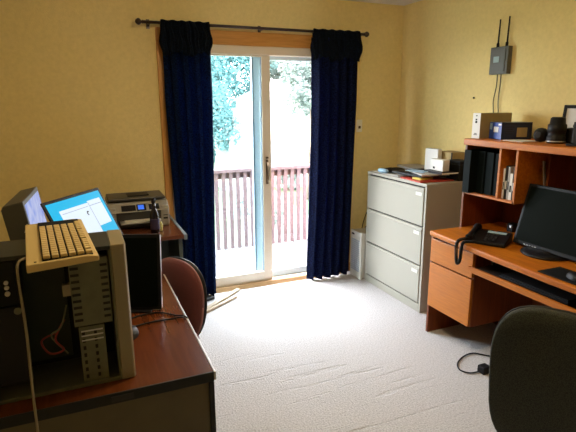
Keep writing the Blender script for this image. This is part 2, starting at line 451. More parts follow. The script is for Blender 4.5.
# ------------------------------------------------------------------ file cabinet
CX, CY0, CY1, CZ = 2.31, 2.83, 3.63, 1.01
fc = thing('file_cabinet', 'grey three-drawer lateral filing cabinet against the right wall', 'filing cabinet', (2.55, 3.23, 0)); o_ = (2.55, 3.23, 0)
c = MB(o_)
c.box(CX+.018, XR-.016, CY0, CY1, .0, CZ-.022, 'cab')
c.box(CX, CX+.018, CY0, CY0+.022, .0, CZ-.022, 'cab').box(CX, CX+.018, CY1-.022, CY1, .0, CZ-.022, 'cab')
c.box(CX, CX+.018, CY0+.022, CY1-.022, .0, .065, 'cab')
c.build('body', fc, bevel=.002)
MB(o_).box(CX-.004, XR-.016, CY0-.002, CY1+.002, CZ-.022, CZ, 'cab').build('top', fc, bevel=.004)
zs = [.073, .378, .683, .982]
for i in range(3):
    z0, z1 = zs[i]+.006, zs[i+1]-.006
    dr = MB(o_).box(CX-.006, CX+.016, CY0+.026, CY1-.026, z0, z1, 'cab').box(CX-.010, CX-.0, CY0+.026, CY1-.026, z1-.03, z1-.018, 'cab').build('drawer', fc, bevel=.003)
    MB(o_).box(CX-.010, CX-.006, CY0+.045, CY0+.115, z1-.060, z1-.034, 'label').build('label_holder', dr)
MB(o_).box(CX+.012, CX+.019, CY0+.024, CY1-.024, .068, CZ-.023, 'gap').build('recess', fc)

# things on the cabinet
def flat(name, label, cat, c_, w, dpt, hgt, rz, k, group=None, bevel=.001, k2=None):
    m = MB()
    m.box(-w/2, w/2, -dpt/2, dpt/2, 0, hgt, k)
    if k2:
        m.box(-w/2+.002, w/2+.001, -dpt/2-.001, dpt/2-.002, hgt*.15, hgt*.85, k2)
    o = m.build(name, bevel=bevel); o.location = c_; o.rotation_euler = (0, 0, rz)
    return tag(o, label, cat, group)
flat('red_folder', 'red folder at the bottom of the pile at the cabinet front', 'folder', (2.455, 3.02, 1.012), .30, .27, .008, R(-4), 'red')
flat('yellow_notepad', 'small yellow notepad poking out of the pile on the cabinet', 'notepad', (2.40, 3.00, 1.021), .13, .09, .014, R(10), 'yellow')
flat('magazine', 'dark covered magazine with white page edges lying on the red folder', 'magazine', (2.465, 3.14, 1.0365), .25, .33, .018, R(6), 'blk', k2='paper')
flat('paper_stack', 'stack of grey and white papers on the yellow notepad', 'paper stack', (2.48, 3.03, 1.0555), .22, .24, .010, R(-14), 'paper_g', k2='paper')
flat('document_sheet', 'white sheet lying loose at the left front of the cabinet top', 'paper sheet', (2.395, 3.40, 1.0115), .14, .36, .003, R(0), 'paper')
flat('brochure', 'glossy pale blue brochure on top of the paper stack', 'brochure', (2.43, 3.10, 1.0665), .10, .17, .005, R(20), 'bluewhite', k2='paper')
# black pouch
def pouch():
    root = thing('pouch', 'black pouch with a pale blue end on the left of the cabinet', 'pouch', (2.44, 3.45, 1.0155), R(8))
    def f(u, v):
        a = 2*PI*v; x = (u-.5)*.20
        e = (1-abs(2*u-1)**4)
        return (x*.9+.01*math.sin(a), .085*math.cos(a)*e**.4*(1+.12*math.sin(9*u)), .017+.017*math.sin(a)*e**.5*(1+.25*math.sin(13*u+2)))
    MB().grid(f, 24, 16, 'blk2').build('bag', root)
    MB().lathe([(.004, -.05), (.016, -.045), (.02, 0), (.016, .05), (.004, .055)], 'bluewhite', (-.105, .0, .02), 'y', 12).build('blue_end', root)
pouch()
flat('cloth_case', 'flat black case lying behind the pouch on the cabinet', 'case', (2.63, 3.36, 1.012), .20, .20, .02, R(25), 'blk2', bevel=.006)
flat('newspaper', 'grey folded newspaper at the back of the cabinet top', 'newspaper', (2.68, 3.46, 1.034), .20, .30, .018, R(-10), 'paper_g', k2='blk')
tb = thing('envelope_box', 'tall white box standing at the back of the cabinet pile', 'box', (2.63, 3.17, 1.012), R(2))
MB().box(-.02, .02, -.075, .075, 0, .215, 'wbox').build('carton', tb, bevel=.002)
MB().box(-.018, .018, -.07, .07, .215, .218, 'paper_g').build('lid', tb)
cb = thing('small_carton', 'brown cardboard box behind the white boxes on the cabinet', 'box', (2.72, 3.06, 1.012), R(-3))
MB().box(-.06, .06, -.085, .085, 0, .20, 'kraft').build('carton', cb, bevel=.002)
MB().box(-.061, -.0605, -.085, -.07, .0, .20, 'blk2').build('seam', cb)
flat('document_tray', 'dark flat document tray under the small white box', 'tray', (2.55, 2.965, 1.0665), .17, .22, .014, R(-3), 'blk', k2='paper')
wb = thing('label_box', 'short white box with a small dark mark on its face', 'box', (2.545, 2.985, 1.0815), R(-3))
MB().box(-.03, .03, -.075, .075, 0, .085, 'wbox').build('carton', wb, bevel=.002)
MB().box(-.0305, -.030, .02, .045, .012, .028, 'blk2').build('mark', wb)
kb_ = thing('cable_box', 'black box behind the short white box near the hutch', 'box', (2.665, 2.92, 1.012), R(4))
MB().box(-.06, .06, -.075, .055, 0, .15, 'blk2').build('carton', kb_, bevel=.003)
MB().box(-.061, .061, -.076, .056, .12, .124, 'char').build('lid_seam', kb_)
flat('red_packet', 'small red packet at the corner of the cabinet by the hutch', 'packet', (2.66, 2.845-.0+.02, 1.012), .10, .028, .034, R(0), 'red')

# white PC on the floor next to the curtain
pc = thing('computer_tower', 'white computer tower on the carpet between curtain and filing cabinet', 'computer tower', (2.488, 3.735, 0)); o_ = (2.47, 3.735, 0)
MB(o_).box(2.275, 2.70, 3.645, 3.825, .01, .44, 'pcw').build('case', pc, bevel=.006)
b_ = MB(o_).box(2.25, 2.275, 3.642, 3.828, .0, .445, 'pcw').build('front_bezel', pc, bevel=.006)
g = MB(o_)
for i in range(16): g.box(2.246, 2.2505, 3.665, 3.805, .07+i*.019, .081+i*.019, 'grille')
g.build('grille', b_)
MB(o_).box(2.246, 2.2505, 3.76, 3.80, .405, .42, 'blk').build('power_button', b_)
tag(MB((2.45, 3.76, .45)).tube(catmull([(2.40, 3.79, .452), (2.46, 3.84, .47), (2.50, 3.86, .56), (2.47, 3.86, .60), (2.42, 3.85, .50), (2.36, 3.78, .452)], 6), .004, 'blk', 6).build('power_cable'), 'thin dark cable looping up behind the white computer tower', 'cable')

# ------------------------------------------------------------------ right desk with hutch
DX, DY1, DY0, DZ = 2.142, 2.573, .72, .745
dk = thing('computer_desk', 'cherry wood computer desk with drawers and keyboard shelf along the right wall', 'desk', (2.45, 1.65, 0)); o_ = (2.45, 1.65, 0)
top = [(XR-.02, DY1), (DX, DY1), (2.118, 2.25), (2.095, 1.93), (2.08, 1.6), (2.08, DY0), (XR-.02, DY0)]
MB(o_).prism(top, 'z', DZ-.035, DZ, 'desk').build('desktop', dk, bevel=.010, seg=3)
MB(o_).box(2.16, XR-.03, DY1-.022, DY1-.003, 0, DZ-.036, 'desk_shade').build('side_panel', dk, bevel=.001)
MB(o_).box(2.178, XR-.03, 2.172, 2.188, .20, DZ-.036, 'desk_shade').build('inner_panel', dk, bevel=.001)
MB(o_).box(2.16, XR-.03, DY0+.01, DY0+.03, 0, DZ-.036, 'desk_shade').build('side_panel', dk, bevel=.001)
MB(o_).box(2.70, 2.715, DY0+.031, DY1-.023, .0, DZ-.036, 'desk_shade').build('back_panel', dk)
MB(o_).box(2.18, 2.69, 2.189, DY1-.023, .20, .215, 'desk_shade').build('pedestal_bottom', dk)
for (z0, z1) in ((.530, .690), (.205, .520)):
    MB(o_).box(2.158, 2.177, 2.175, DY1-.006, z0, z1, 'desk_face').build('drawer', dk, bevel=.003)
MB(o_).box(2.178, 2.69, 2.19, DY1-.025, .69, .705, 'gap').build('drawer_rail', dk)
MB(o_).box(2.13, 2.60, DY0+.035, 2.165, .590, .604, 'gap').box(2.112, 2.13, DY0+.035, 2.165, .588, .622, 'desk_face').build('keyboard_shelf', dk, bevel=.002)  # board blackened to paint in the shade of the gap under the desktop
MB(o_).box(2.30, 2.62, 2.150, 2.168, .604, .70, 'gap').build('shelf_runner', dk)
# hutch
HX, HZ0, HZ1 = 2.405, DZ+.001, 1.357
hu = thing('desk_hutch', 'cherry wood hutch with open cubbies standing on the right desk', 'hutch', (2.64, 1.65, HZ0)); o_ = (2.64, 1.65, HZ0)
MB(o_).box(HX-.022, XR-.02, DY0+.02, DY1+.003, HZ1-.042, HZ1, 'desk').build('top_board', hu, bevel=.006)
MB(o_).box(HX-.005, XR-.025, DY1-.018, DY1-.001, HZ0, HZ1-.043, 'desk_shade').build('side_panel', hu, bevel=.001)
MB(o_).box(HX-.005, XR-.025, DY0+.03, DY0+.048, HZ0, HZ1-.043, 'desk_shade').build('side_panel', hu, bevel=.001)
MB(o_).box(XR-.035, XR-.025, DY0+.05, DY1-.0, HZ0, HZ1-.043, 'desk_shade').build('back_panel', hu)
MB(o_).box(HX, XR-.036, 2.135, DY1-.019, .985, .999, 'desk').build('shelf', hu, bevel=.001)
for y, z0 in ((2.275, 1.0), (2.145, .985)):
    MB(o_).box(HX, XR-.036, y-.008, y+.008, z0, HZ1-.043, 'desk').build('divider', hu, bevel=.001)
MB(o_).box(2.60, XR-.036, 2.072, 2.086, HZ0+.002, HZ1-.043, 'desk_shade').build('divider', hu, bevel=.001)
MB(o_).box(HX+.03, XR-.036, 1.2, 1.214, HZ0+.002, HZ1-.043, 'desk_shade').build('divider', hu, bevel=.001)
# binders
ys = [2.552, 2.486, 2.420, 2.354]
labs = ['black binder sticking out at the left end of the hutch shelf', 'black binder second from the left on the hutch shelf', 'black binder third from the left on the hutch shelf', 'black binder beside the wooden divider on the hutch shelf']
for i, y in enumerate(ys):
    xo = HX-.03 if i == 0 else HX+.02+.008*i
    y -= .003
    b = thing('ring_binder', labs[i], 'binder', (xo, y, .999), 0, 'binders on the hutch shelf'); o_ = (xo, y, .999)
    m = MB(o_); hgt = .285 - .004*i
    m.box(xo, xo+.006, y-.058, y, .999, .999+hgt, 'teal_dk').box(xo+.006, xo+.22, y-.058, y-.055, .999, .999+hgt, 'teal_dk').box(xo+.006, xo+.22, y-.003, y, .999, .999+hgt, 'teal_dk')
    m.build('cover', b, bevel=.001)
    MB(o_).box(xo+.02, xo+.215, y-.054, y-.004, 1.004, .999+hgt-.012, 'paper_g').build('pages', b)
# books / disc cases in the narrow cubby
cols = [('paper', .19, .014), ('char', .21, .018), ('paper_g', .205, .014), ('wbox', .165, .02), ('char', .20, .014), ('paper', .20, .010)]
y = 2.264
nm = ['white slim case leftmost in the narrow cubby', 'dark case beside the white one in the narrow cubby', 'grey case in the middle of the narrow cubby', 'short white case in the narrow cubby', 'dark case second from the right in the narrow cubby', 'thin white case rightmost in the narrow cubby']
for i, (k, hg, w) in enumerate(cols):
    o = MB((HX+.03, y, 1.0)).box(HX+.03, HX+.17, y-w, y, .999, .999+hg, k).box(HX+.0295, HX+.0305, y-w+.003, y-.003, .999+hg*.3, .999+hg*.55, 'char' if k != 'char' else 'paper').build('disc_case', bevel=.001)
    o.location.z = 1.0
    tag(o, nm[i], 'disc case', 'cases in the narrow cubby'); y -= w+.0025
# leaning silver thing
o = MB((2.595, 2.08, .75))
o.box(2.585, 2.605, -.004, .004, 0, .50, 'silver', Matrix.Translation((0, 2.035, .75)) @ Matrix.Rotation(R(-9), 4, 'X'))
tag(o.build('metal_strip', bevel=.001), 'thin silver strip leaning in the open cubby behind the black monitor', 'metal strip')

# monitor on right desk
mo = thing('desktop_monitor', 'black flat monitor switched off on the right desk', 'monitor', (2.42, 1.86, DZ), R(-90))
mt = Matrix.Rotation(R(-15), 4, 'X')
def mon_shell(root, w, hh, z0, mt, kfr='blk', kscr='blkgloss', th=.03, bz=.018, glow=None):
    sh = MB(m=mt).box(-w/2, w/2, 0, th, z0, z0+hh, kfr).box(-w/2*.6, w/2*.6, th, th+.03, z0+hh*.2, z0+hh*.8, kfr).build('housing', root, bevel=.005)
    MB(m=mt).box(-w/2+bz, w/2-bz, -.0015, .001, z0+bz*1.3, z0+hh-bz, kscr).build('screen', root)
    return sh
# local frame: x = width, -y = viewing side
sh = mon_shell(mo, .46, .37, .014, mt)
for i in range(5): MB(m=mt).box(-.145+i*.019, -.136+i*.019, -.005, .0, .020, .026, 'silver').build('button', sh)
MB().lathe([(.135, 0), (.135, .008), (.11, .015), (.03, .02), (.03, .022)], 'blk', (0, .02, 0), 'z', 32).build('base', mo)
MB().box(-.04, .04, .10, .125, .012, .20, 'blk').build('stand', mo, bevel=.004)
mo.location = (2.385, 1.875, DZ+.001)

# phone
ph = thing('desk_phone', 'black corded desk phone on the left of the right desk', 'telephone', (2.285, 2.20, DZ+.001), R(-60))
MB().prism([(-.09, 0), (.10, 0), (.10, .055), (.06, .058), (-.09, .022)], 'x', -.115, .125, 'blk').build('body', ph, bevel=.006)
ks = Matrix.Translation((0, -.09, .0225)) @ Matrix.Rotation(math.atan2(.036, .15), 4, 'X')
for r_ in range(4):
    for c_ in range(3):
        MB(m=ks).box(-.005+c_*.024, .012+c_*.024, .02+r_*.024, .036+r_*.024, 0, .006, 'char').build('key', ph)
MB(m=ks).box(-.01, .10, .122, .148, 0, .003, 'router_lab').build('display', ph)
hs = MB().tube(catmull([(-.085, -.095, .035), (-.085, -.07, .050), (-.085, 0, .060), (-.085, .07, .070), (-.085, .10, .060)], 6), [.022, .024, .024, .022, .018, .016, .015, .015, .014, .014, .014, .014, .014, .015, .015, .016, .018, .02, .023, .024, .024, .024, .024, .024, .022], 'blk', 12).build('handset', ph)
# coiled cord hangs over desk edge
pts = catmull([(2.215, 2.215, .79), (2.17, 2.235, .775), (2.125, 2.245, .765), (2.108, 2.245, .73), (2.106, 2.238, .66), (2.108, 2.228, .625), (2.112, 2.212, .65), (2.112, 2.205, .72), (2.122, 2.20, .765), (2.18, 2.18, .765)], 14)
coil = []
for i, p in enumerate(pts):
    coil.append(p)
fine = []
tot = 0
for i in range(len(pts)-1):
    for s_ in range(6):
        p = pts[i].lerp(pts[i+1], s_/6); d_ = (pts[i+1]-pts[i]).normalized()
        a_ = d_.cross(Vector((0, 1, .3))).normalized(); b__ = d_.cross(a_)
        ang = tot*1.05; tot += 1
        fine.append(p + (a_*math.cos(ang)+b__*math.sin(ang))*.009)
inv = (Matrix.Translation((2.31, 2.20, DZ+.001)) @ Matrix.Rotation(R(-60), 4, 'Z')).inverted()
MB(m=inv).tube(fine, .0022, 'blk', 5).build('coiled_cord', ph)

tag(MB((2.19, 1.60, DZ)).box(2.105, 2.27, 1.47, 1.68, DZ+.001, DZ+.006, 'blk2').build('mouse_pad', bevel=.002), 'small black mouse pad at the front edge of the right desk', 'mouse pad')
ms = thing('computer_mouse', 'black mouse resting on the black mouse pad', 'mouse', (2.17, 1.52, DZ+.007), R(70))
def mf(u, v):
    a = 2*PI*v; t = PI*u
    return (.052*-math.cos(t), .03*math.sin(t)*math.cos(a), max(0, .032*math.sin(t)*math.sin(a)))
MB().grid(mf, 14, 16, 'blk').build('body', ms)
MB().lathe([(.007, -.003), (.007, .003)], 'silver', (-.026, 0, .026), 'y', 10).build('scroll_wheel', ms)
tag(MB((2.70, 2.37, .78)).box(2.60, 2.66, 2.30, 2.345, DZ+.001, .80, 'blk').box(2.597, 2.60, 2.308, 2.325, .775, .79, 'silver').build('power_adapter', bevel=.003), 'small black adapter with pale connector behind the desk phone', 'adapter')

# keyboard on shelf
kbs = thing('black_keyboard', 'black keyboard lying on the pull-out shelf of the right desk', 'keyboard', (2.24, 1.75, .605))
MB().box(-.08, .08, -.22, .22, 0, .018, 'blk').build('body', kbs, bevel=.004)
MB().box(-.07, .07, -.21, .21, .018, .026, 'char').build('keys', kbs)

# things on the hutch top
wbx = thing('software_box', 'tan box with a white spine standing at the left end of hutch top', 'box', (2.66, 2.55, HZ1+.001)); o_ = (2.66, 2.55, HZ1)
MB(o_).box(2.485, 2.76, 2.505, 2.573, HZ1, HZ1+.165, 'kraft').build('carton', wbx, bevel=.001)
m = MB(o_).box(2.4835, 2.485, 2.505, 2.573, HZ1, HZ1+.165, 'wbox'); m.build('white_face', wbx)
for z, hh, ww in ((.145, .006, .012), (.118, .010, .014), (.10, .014, .016), (.03, .004, .022), (.022, .004, .03)):
    MB(o_).box(2.482, 2.4835, 2.54-ww/2, 2.54+ww/2, HZ1+z, HZ1+z+hh, 'blk2').build('printed_mark', wbx)
wbx.location = (2.625, 2.553, HZ1+.001)
bb = thing('product_box', 'blue product box with a window front on the hutch top', 'box', (2.615, 2.408, HZ1+.001), R(-12))
# local: -y faces the viewer along the long navy side ; -x is the blue end
MB().box(-.11, .11, -.065, .065, 0, .108, 'navycard').build('carton', bb, bevel=.001)
MB().box(-.1106, -.110, -.064, .064, .001, .107, 'blue').box(-.1115, -.1106, -.032, .018, .045, .08, 'wbox').box(-.1115, -.1106, -.060, -.030, .090, .100, 'wbox').box(-.1115, -.1106, .035, .06, .06, .10, 'bluewhite').build('blue_end', bb)
MB().box(.0, .075, -.0658, -.065, .015, .075, 'kraft').build('window', bb)
MB().box(.095, .101, -.0658, -.065, .005, .10, 'char').box(-.095, .085, -.0658, -.065, .096, .101, 'char').build('printed_stripe', bb)
for i in range(4): MB().box(-.09, -.03+.01*(i % 2), -.0658, -.065, .035+i*.014, .039+i*.014, 'char').build('printed_line', bb)
tag(MB((2.52, 2.27, HZ1)).box(2.46, 2.60, 2.17, 2.32, HZ1+.0005, HZ1+.004, 'paper').build('instruction_leaflet'), 'small white leaflet lying flat in front of the blue box', 'leaflet')
# camera lens pair
ca = thing('slr_camera', 'black camera with a big lens lying on the hutch top', 'camera', (2.575, 2.035, HZ1+.001), R(-75))
ca.scale = (1.4, 1.4, 1.25)
MB().lathe([(.033, 0), (.036, .004), (.037, .03), (.033, .034), (.033, .05), (.036, .055), (.036, .085), (.030, .09), (.028, .115), (.024, .118), (.023, .120)], 'blk', (0, 0, 0), 'z', 28).build('lens_barrel', ca)
MB().box(.02, .11, .03, .075, 0, .07, 'blk').box(.045, .085, .03, .07, .07, .09, 'blk').build('camera_body', ca, bevel=.008)
MB().lathe([(.0375, .006), (.0375, .012)], 'silver', (0, 0, 0), 'z', 28).build('ring', ca)
hp = thing('webcam', 'round black webcam beside the camera lens on the hutch', 'webcam', (2.565, 2.13, HZ1+.001), R(-75))
hp.scale = (1.25, 1.25, 1.25)
MB().lathe([(.001, 0), (.020, .004), (.030, .016), (.034, .034), (.030, .052), (.018, .064), (.001, .068)], 'blk', (0, 0, 0), 'z', 24).build('ball_body', hp)
MB().lathe([(.014, -.036), (.014, -.025)], 'char', (0, 0, .036), 'y', 16).build('lens', hp)
fr = thing('picture_frame', 'black picture frame leaning at the right end of hutch top', 'picture frame', (2.745, 2.045, HZ1+.001), R(-80))
fr.scale = (1, 1, 1.1)
lm = Matrix.Rotation(R(-9), 4, 'X')
MB(m=lm).box(-.10, -.082, 0, .015, 0, .20, 'blk').box(.082, .10, 0, .015, 0, .20, 'blk').box(-.082, .082, 0, .015, .182, .20, 'blk').box(-.082, .082, 0, .015, 0, .018, 'blk').build('frame', fr, bevel=.002)
MB(m=lm).box(-.082, .082, .008, .012, .018, .182, 'paper').build('picture', fr)
cd = thing('phone_charger', 'small dark stand in front of the picture frame on hutch', 'charger', (2.50, 1.85, HZ1+.001), R(-80))
MB().box(-.04, .04, -.03, .03, 0, .012, 'blk').build('base', cd, bevel=.003)
MB().box(-.02, .02, -.01, .015, .012, .13, 'char').build('upright', cd, bevel=.004)

# router on the right wall
ro = thing('wireless_router', 'grey wall-mounted wireless router with two upright antennas', 'router', (XR, 2.71, 1.87)); o_ = (XR, 2.71, 1.87)
MB(o_).box(XR-.04, XR, 2.635, 2.795, 1.785, 1.97, 'router').box(XR-.046, XR-.04, 2.655, 2.785, 1.80, 1.955, 'router').build('body', ro, bevel=.006)
MB(o_).box(XR-.048, XR-.046, 2.705, 2.755, 1.865, 1.905, 'router_lab').build('label', ro)
for y, t_ in ((2.752, 2.155), (2.672, 2.165)):
    MB(o_).tube([(XR-.02, y, 1.97), (XR-.02, y, 1.995), (XR-.02, y-.001, 2.0), (XR-.02, y-.004, t_)], [.010, .010, .006, .0045], 'blk', 10).build('antenna', ro)
for y, e in ((2.733, 2.745), (2.70, 2.70)):
    MB(o_).tube(catmull([(XR-.02, y, 1.79), (XR-.018, y+.002, 1.70), (XR-.014, e+.01, 1.60), (XR-.012, e, 1.50), (XR-.012, e-.01, 1.36)], 6), .0035, 'char', 6).build('cable', ro)

# ------------------------------------------------------------------ left desk (nearest)
LX, LY, LZ = .342, 1.42, .74
ld = thing('office_desk', 'dark reddish desk with tan end panel and black edging at the left', 'desk', (-.25, 2.1, 0)); o_ = (-.25, 2.1, 0)
MB(o_).box(-.95, LX-.005, LY+.004, 2.80, LZ-.03, LZ, 'ldesk').build('desktop', ld)
MB(o_).box(-.95, LX-.004, LY-.003, LY+.004, LZ-.034, LZ+.001, 'ledge').build('front_edge', ld, bevel=.002)
MB(o_).box(LX-.005, LX+.003, LY-.003, 2.80, LZ-.03, LZ+.001, 'ledge_w').build('side_edge', ld, bevel=.002)
MB(o_).box(-.95, LX-.022, LY+.004, LY+.022, 0.02, LZ-.035, 'lpanel').build('end_panel', ld)
MB(o_).box(LX-.022, LX-.004, LY-.002, LY+.024, 0, LZ-.035, 'ledge').build('corner_post', ld, bevel=.002)
MB(o_).box(-.95, -.93, LY+.025, 2.80, 0, LZ-.035, 'lpanel').build('side_panel', ld)
MB(o_).box(-.92, .20, 2.76, 2.78, .02, LZ-.035, 'lpanel').build('back_panel', ld)
for i in (0, 1):
    pass
MB(o_).box(.02, .085, LY-.006, LY-.003, LZ-.026, LZ-.008, 'char').build('edge_plate', ld)

# open tower on the desk
TX0, TX1, TY0, TY1, TZ0, TZ1 = -.37, .10, 1.49, 1.675, LZ+.001, 1.185
tw = thing('open_computer_case', 'beige computer tower without side cover showing its drive cages', 'computer tower', (-.13, 1.58, TZ0)); o_ = (-.13, 1.58, TZ0)
m = MB(o_)
m.box(TX0, .058, TY0, TY1, TZ0, TZ0+.012, 'steel').box(TX0, .058, TY1-.006, TY1, TZ0+.012, TZ1-.012, 'steel_shade').box(TX0, TX0+.006, TY0, TY1-.006, TZ0+.012, TZ1-.012, 'steel')
m.box(.052, .058, TY0+.006, TY1-.006, TZ0+.012, TZ1-.012, 'steel')
m.build('chassis', tw, bevel=.001)
MB(o_).box(TX0, .0575, TY0, TY1, TZ1-.012, TZ1, 'caseTop').build('top_cover', tw, bevel=.002)
bz = MB(o_).prism([(.058, TY0-.002), (.096, TY0-.002), (.102, TY0+.01), (.102, TY1-.01), (.096, TY1+.002), (.058, TY1+.002)], 'z', TZ0, TZ1+.002, 'bezel').build('front_bezel', tw, bevel=.003)
MB(o_).box(.102, .105, TY0+.04, TY1-.04, TZ0+.30, TZ0+.34, 'char').box(.102, .105, TY0+.04, TY1-.04, TZ0+.35, TZ0+.39, 'char').build('drive_door', bz)
# 5.25 cage
cg = MB(o_)
cx0, cx1 = -.062, .046
cg.box(cx0, cx1, TY0+.008, TY0+.012, TZ0+.20, TZ1-.035, 'steel').box(cx0, cx1, TY1-.02, TY1-.016, TZ0+.20, TZ1-.035, 'steel')
for z in (TZ0+.20, TZ0+.265, TZ0+.33, TZ1-.035): cg.box(cx0, cx1, TY0+.012, TY1-.02, z-.002, z, 'steel')
sl = cg
for i in range(9):
    z = TZ0+.215+i*.0205
    sl.box(cx0+.003, cx0+.026, TY0+.0065, TY0+.008, z, z+.008, 'gap')
    sl.box(cx1-.022, cx1-.002, TY0+.0065, TY0+.008, z+.003, z+.011, 'gap')
sl.build('drive_cage', tw)
c2 = MB(o_).box(cx0+.01, cx1-.025, TY0+.008, TY0+.012, TZ0+.014, TZ0+.195, 'steel').box(cx0+.01, cx1-.025, TY1-.03, TY1-.026, TZ0+.014, TZ0+.195, 'steel')
for z in (.03, .075, .12, .165): c2.box(cx0+.01, cx1-.025, TY0+.012, TY1-.03, TZ0+z, TZ0+z+.002, 'steel')
sl = c2
for i in range(7):
    z = TZ0+.025+i*.024
    for k_ in (0, 1):
        sl.box(cx0+.018+k_*.034, cx0+.026+k_*.034, TY0+.0065, TY0+.008, z, z+.012, 'gap')
for z in (.150, .165, .18): sl.box(cx0+.016, cx1-.03, TY0+.006, TY0+.008, TZ0+z, TZ0+z+.004, 'silver')
sl.build('drive_cage', tw)
MB(o_).box(TX0+.01, cx0-.02, TY1-.012, TY1-.008, TZ0+.03, TZ1-.03, 'green_pcb').build('motherboard', tw)
MB(o_).box(TX0+.007, -.20, TY0+.02, TY1-.02, TZ1-.15, TZ1-.02, 'steel_shade').build('power_supply', tw)
MB(o_).box(cx0-.022, cx0, TY0+.012, TY0+.03, TZ0+.30, TZ0+.335, 'bezel').build('clip', tw)
MB(o_).box(TX0+.007, -.19, TY0+.015, TY0+.03, TZ0+.05, TZ1-.155, 'blk').build('rear_bracket', tw)
for z, r_ in ((1.105, .006), (1.09, .006), (1.072, .007), (1.018, .010)):
    x_ = -.225 if r_ < .009 else -.205
    if z > 1.035: MB(o_).lathe([(r_, 0), (r_, .006), (r_*.5, .007)], 'silver', (x_, TY0+.0125, z), 'y', 12).build('jack', tw)
    else: MB(o_).lathe([(r_, 0), (r_, .006), (r_*.4, .007)], 'steel', (x_, TY0+.008, z), 'y', 12).build('jack', tw)
MB(o_).tube(catmull([(-.09, TY0+.06, .95), (-.12, TY0+.04, .90), (-.10, TY0+.04, .86), (-.14, TY0+.05, .85), (-.16, TY0+.06, .89), (-.12, TY0+.06, .91)], 6), .003, 'redwire', 6).build('drive_wire', tw)
MB(o_).tube(catmull([(-.08, TY0+.05, 1.0), (-.10, TY0+.03, .94), (-.13, TY0+.04, .91), (-.09, TY0+.05, .84)], 6), .0025, 'steel', 6).build('drive_wire', tw)

# keyboard on tower
kb = thing('beige_keyboard', 'aged beige keyboard lying lengthwise on top of the open tower', 'keyboard', (-.063, 1.325, TZ1+.004), R(4.8))
kb.rotation_euler = (R(.5), 0, R(4.8))
MB().prism([(-.086, -.006), (.086, .002), (.086, .016), (.060, .020), (-.086, .016)], 'y', 0, .455, 'beige').build('body', kb, bevel=.003)
MB().box(-.049, .073, .012, .445, .017, .0205, 'blk2').build('key_well', kb)
km = None
rows = 6
for r_ in range(rows):
    x_ = -.046 + r_*.0205 if r_ < 5 else -.046+5*.0205+.004*0
    y_ = .016; k_ = 0
    while y_ < .43:
        w_ = .0215
        if r_ == 0 and k_ == 5: w_ = .0215*1
        if (r_ == 5 and k_ in (1, 6, 11)) : y_ += .008
        if km is None:
            q = MB(); q.box(0, .016, 0, .0165, 0, .009, 'key'); o = q.build('key', kb, bevel=.0015); km = o
        else:
            o = km.copy(); COL.objects.link(o); o.parent = kb
        o.location = (x_, y_, .0205); y_ += w_; k_ += 1
        if k_ == 16: break
MB().box(-.068, -.062, .012, .02, .0165, .0172, 'blk2').build('printed_mark', kb)
# keyboard cable, hanging in front of the tower and down past the desk
inv = (Matrix.Translation((-.063, 1.325, TZ1+.004)) @ Matrix.Rotation(R(4.8), 4, 'Z')).inverted()
MB(m=inv).tube(catmull([(-.155, 1.42, 1.195), (-.175, 1.40, 1.19), (-.178, 1.385, 1.15), (-.176, 1.385, 1.0), (-.180, 1.385, .85), (-.182, 1.388, .70), (-.182, 1.395, .55), (-.17, 1.395, .30), (-.12, 1.38, .10), (-.05, 1.34, .012), (.05, 1.3, .006)], 8), .0035, 'cream_cable', 8).build('cable', kb)

# black slim monitor (off) behind tower, facing the camera
bm_ = thing('black_flat_panel', 'black thin flat screen standing switched off behind the open tower', 'monitor', (.07, 2.045, LZ+.002), R(-20))
lm = Matrix.Rotation(R(-10), 4, 'X')
MB(m=lm).box(-.185, .20, 0, .018, 0.004, .325, 'blk').build('housing', bm_, bevel=.003)
MB(m=lm).box(-.17, .188, -.001, .0005, .018, .31, 'blkgloss').build('screen', bm_)
MB(m=lm).box(.1995, .2015, .002, .016, .01, .32, 'silver').build('trim_line', bm_)
MB().box(.0, .16, -.02, .085, 0, .004, 'blk').build('base', bm_)
MB().prism([(.045, .004), (.075, .004), (.055, .20), (.045, .20)], 'x', .06, .10, 'blk').build('stand', bm_, bevel=.002)

# cyan laptop
A = Vector((-.080, 1.93+.13, 0)); 
lt = thing('lit_monitor', 'flat monitor lit with a cyan desktop and white window', 'monitor', (.030, 2.10+.02, LZ+.238), math.atan2(.30, .216))
BZ = .010
W = .37
lmt = Matrix.Translation((0, 0, .03)) @ Matrix.Rotation(R(-27), 4, 'X')
lid = MB(m=lmt).box(-W/2, W/2, 0, .008, 0, .245, 'blk').build('housing', lt, bevel=.003)
s = MB(m=lmt)
s.box(-W/2+.013, W/2-.013, -.0008, .0, .018, .232, 'scr_cyan')
sx, sz = -W/2+.013, .018
s.box(sx+.05, sx+.235, -.0014, -.0008, sz-.0+.002, sz+.175, 'scr_white')
s.box(sx+.235, sx+.325, -.0014, -.0008, sz+.062, sz+.182, 'scr_white')
s.box(sx+.2355, sx+.2375, -.0020, -.0014, sz+.01, sz+.175, 'scr_line')
s.box(sx+.240, sx+.325, -.0020, -.0014, sz+.158, sz+.1605, 'scr_line')
s.box(sx+.060, sx+.225, -.0020, -.0014, sz+.158, sz+.1600, 'scr_line')
for a_ in range(6):
    s.box(sx+.205+.006*math.cos(a_*.6+1), sx+.210+.006*math.cos(a_*.6+1), -.0020, -.0014, sz+.128+.008*math.sin(a_*.6+1), sz+.133+.008*math.sin(a_*.6+1), 'scr_ink')
s.box(sx+.208, sx+.216, -.0020, -.0014, sz+.012, sz+.028, 'scr_ink').box(sx+.220, sx+.225, -.0020, -.0014, sz+.010, sz+.020, 'scr_ink')
s.build('screen', lid)
MB().tube([(0, .02, .05), (0, .07, .02), (0, .08, -.05), (0, .08, -.222)], .014, 'blk').build('stand', lt)
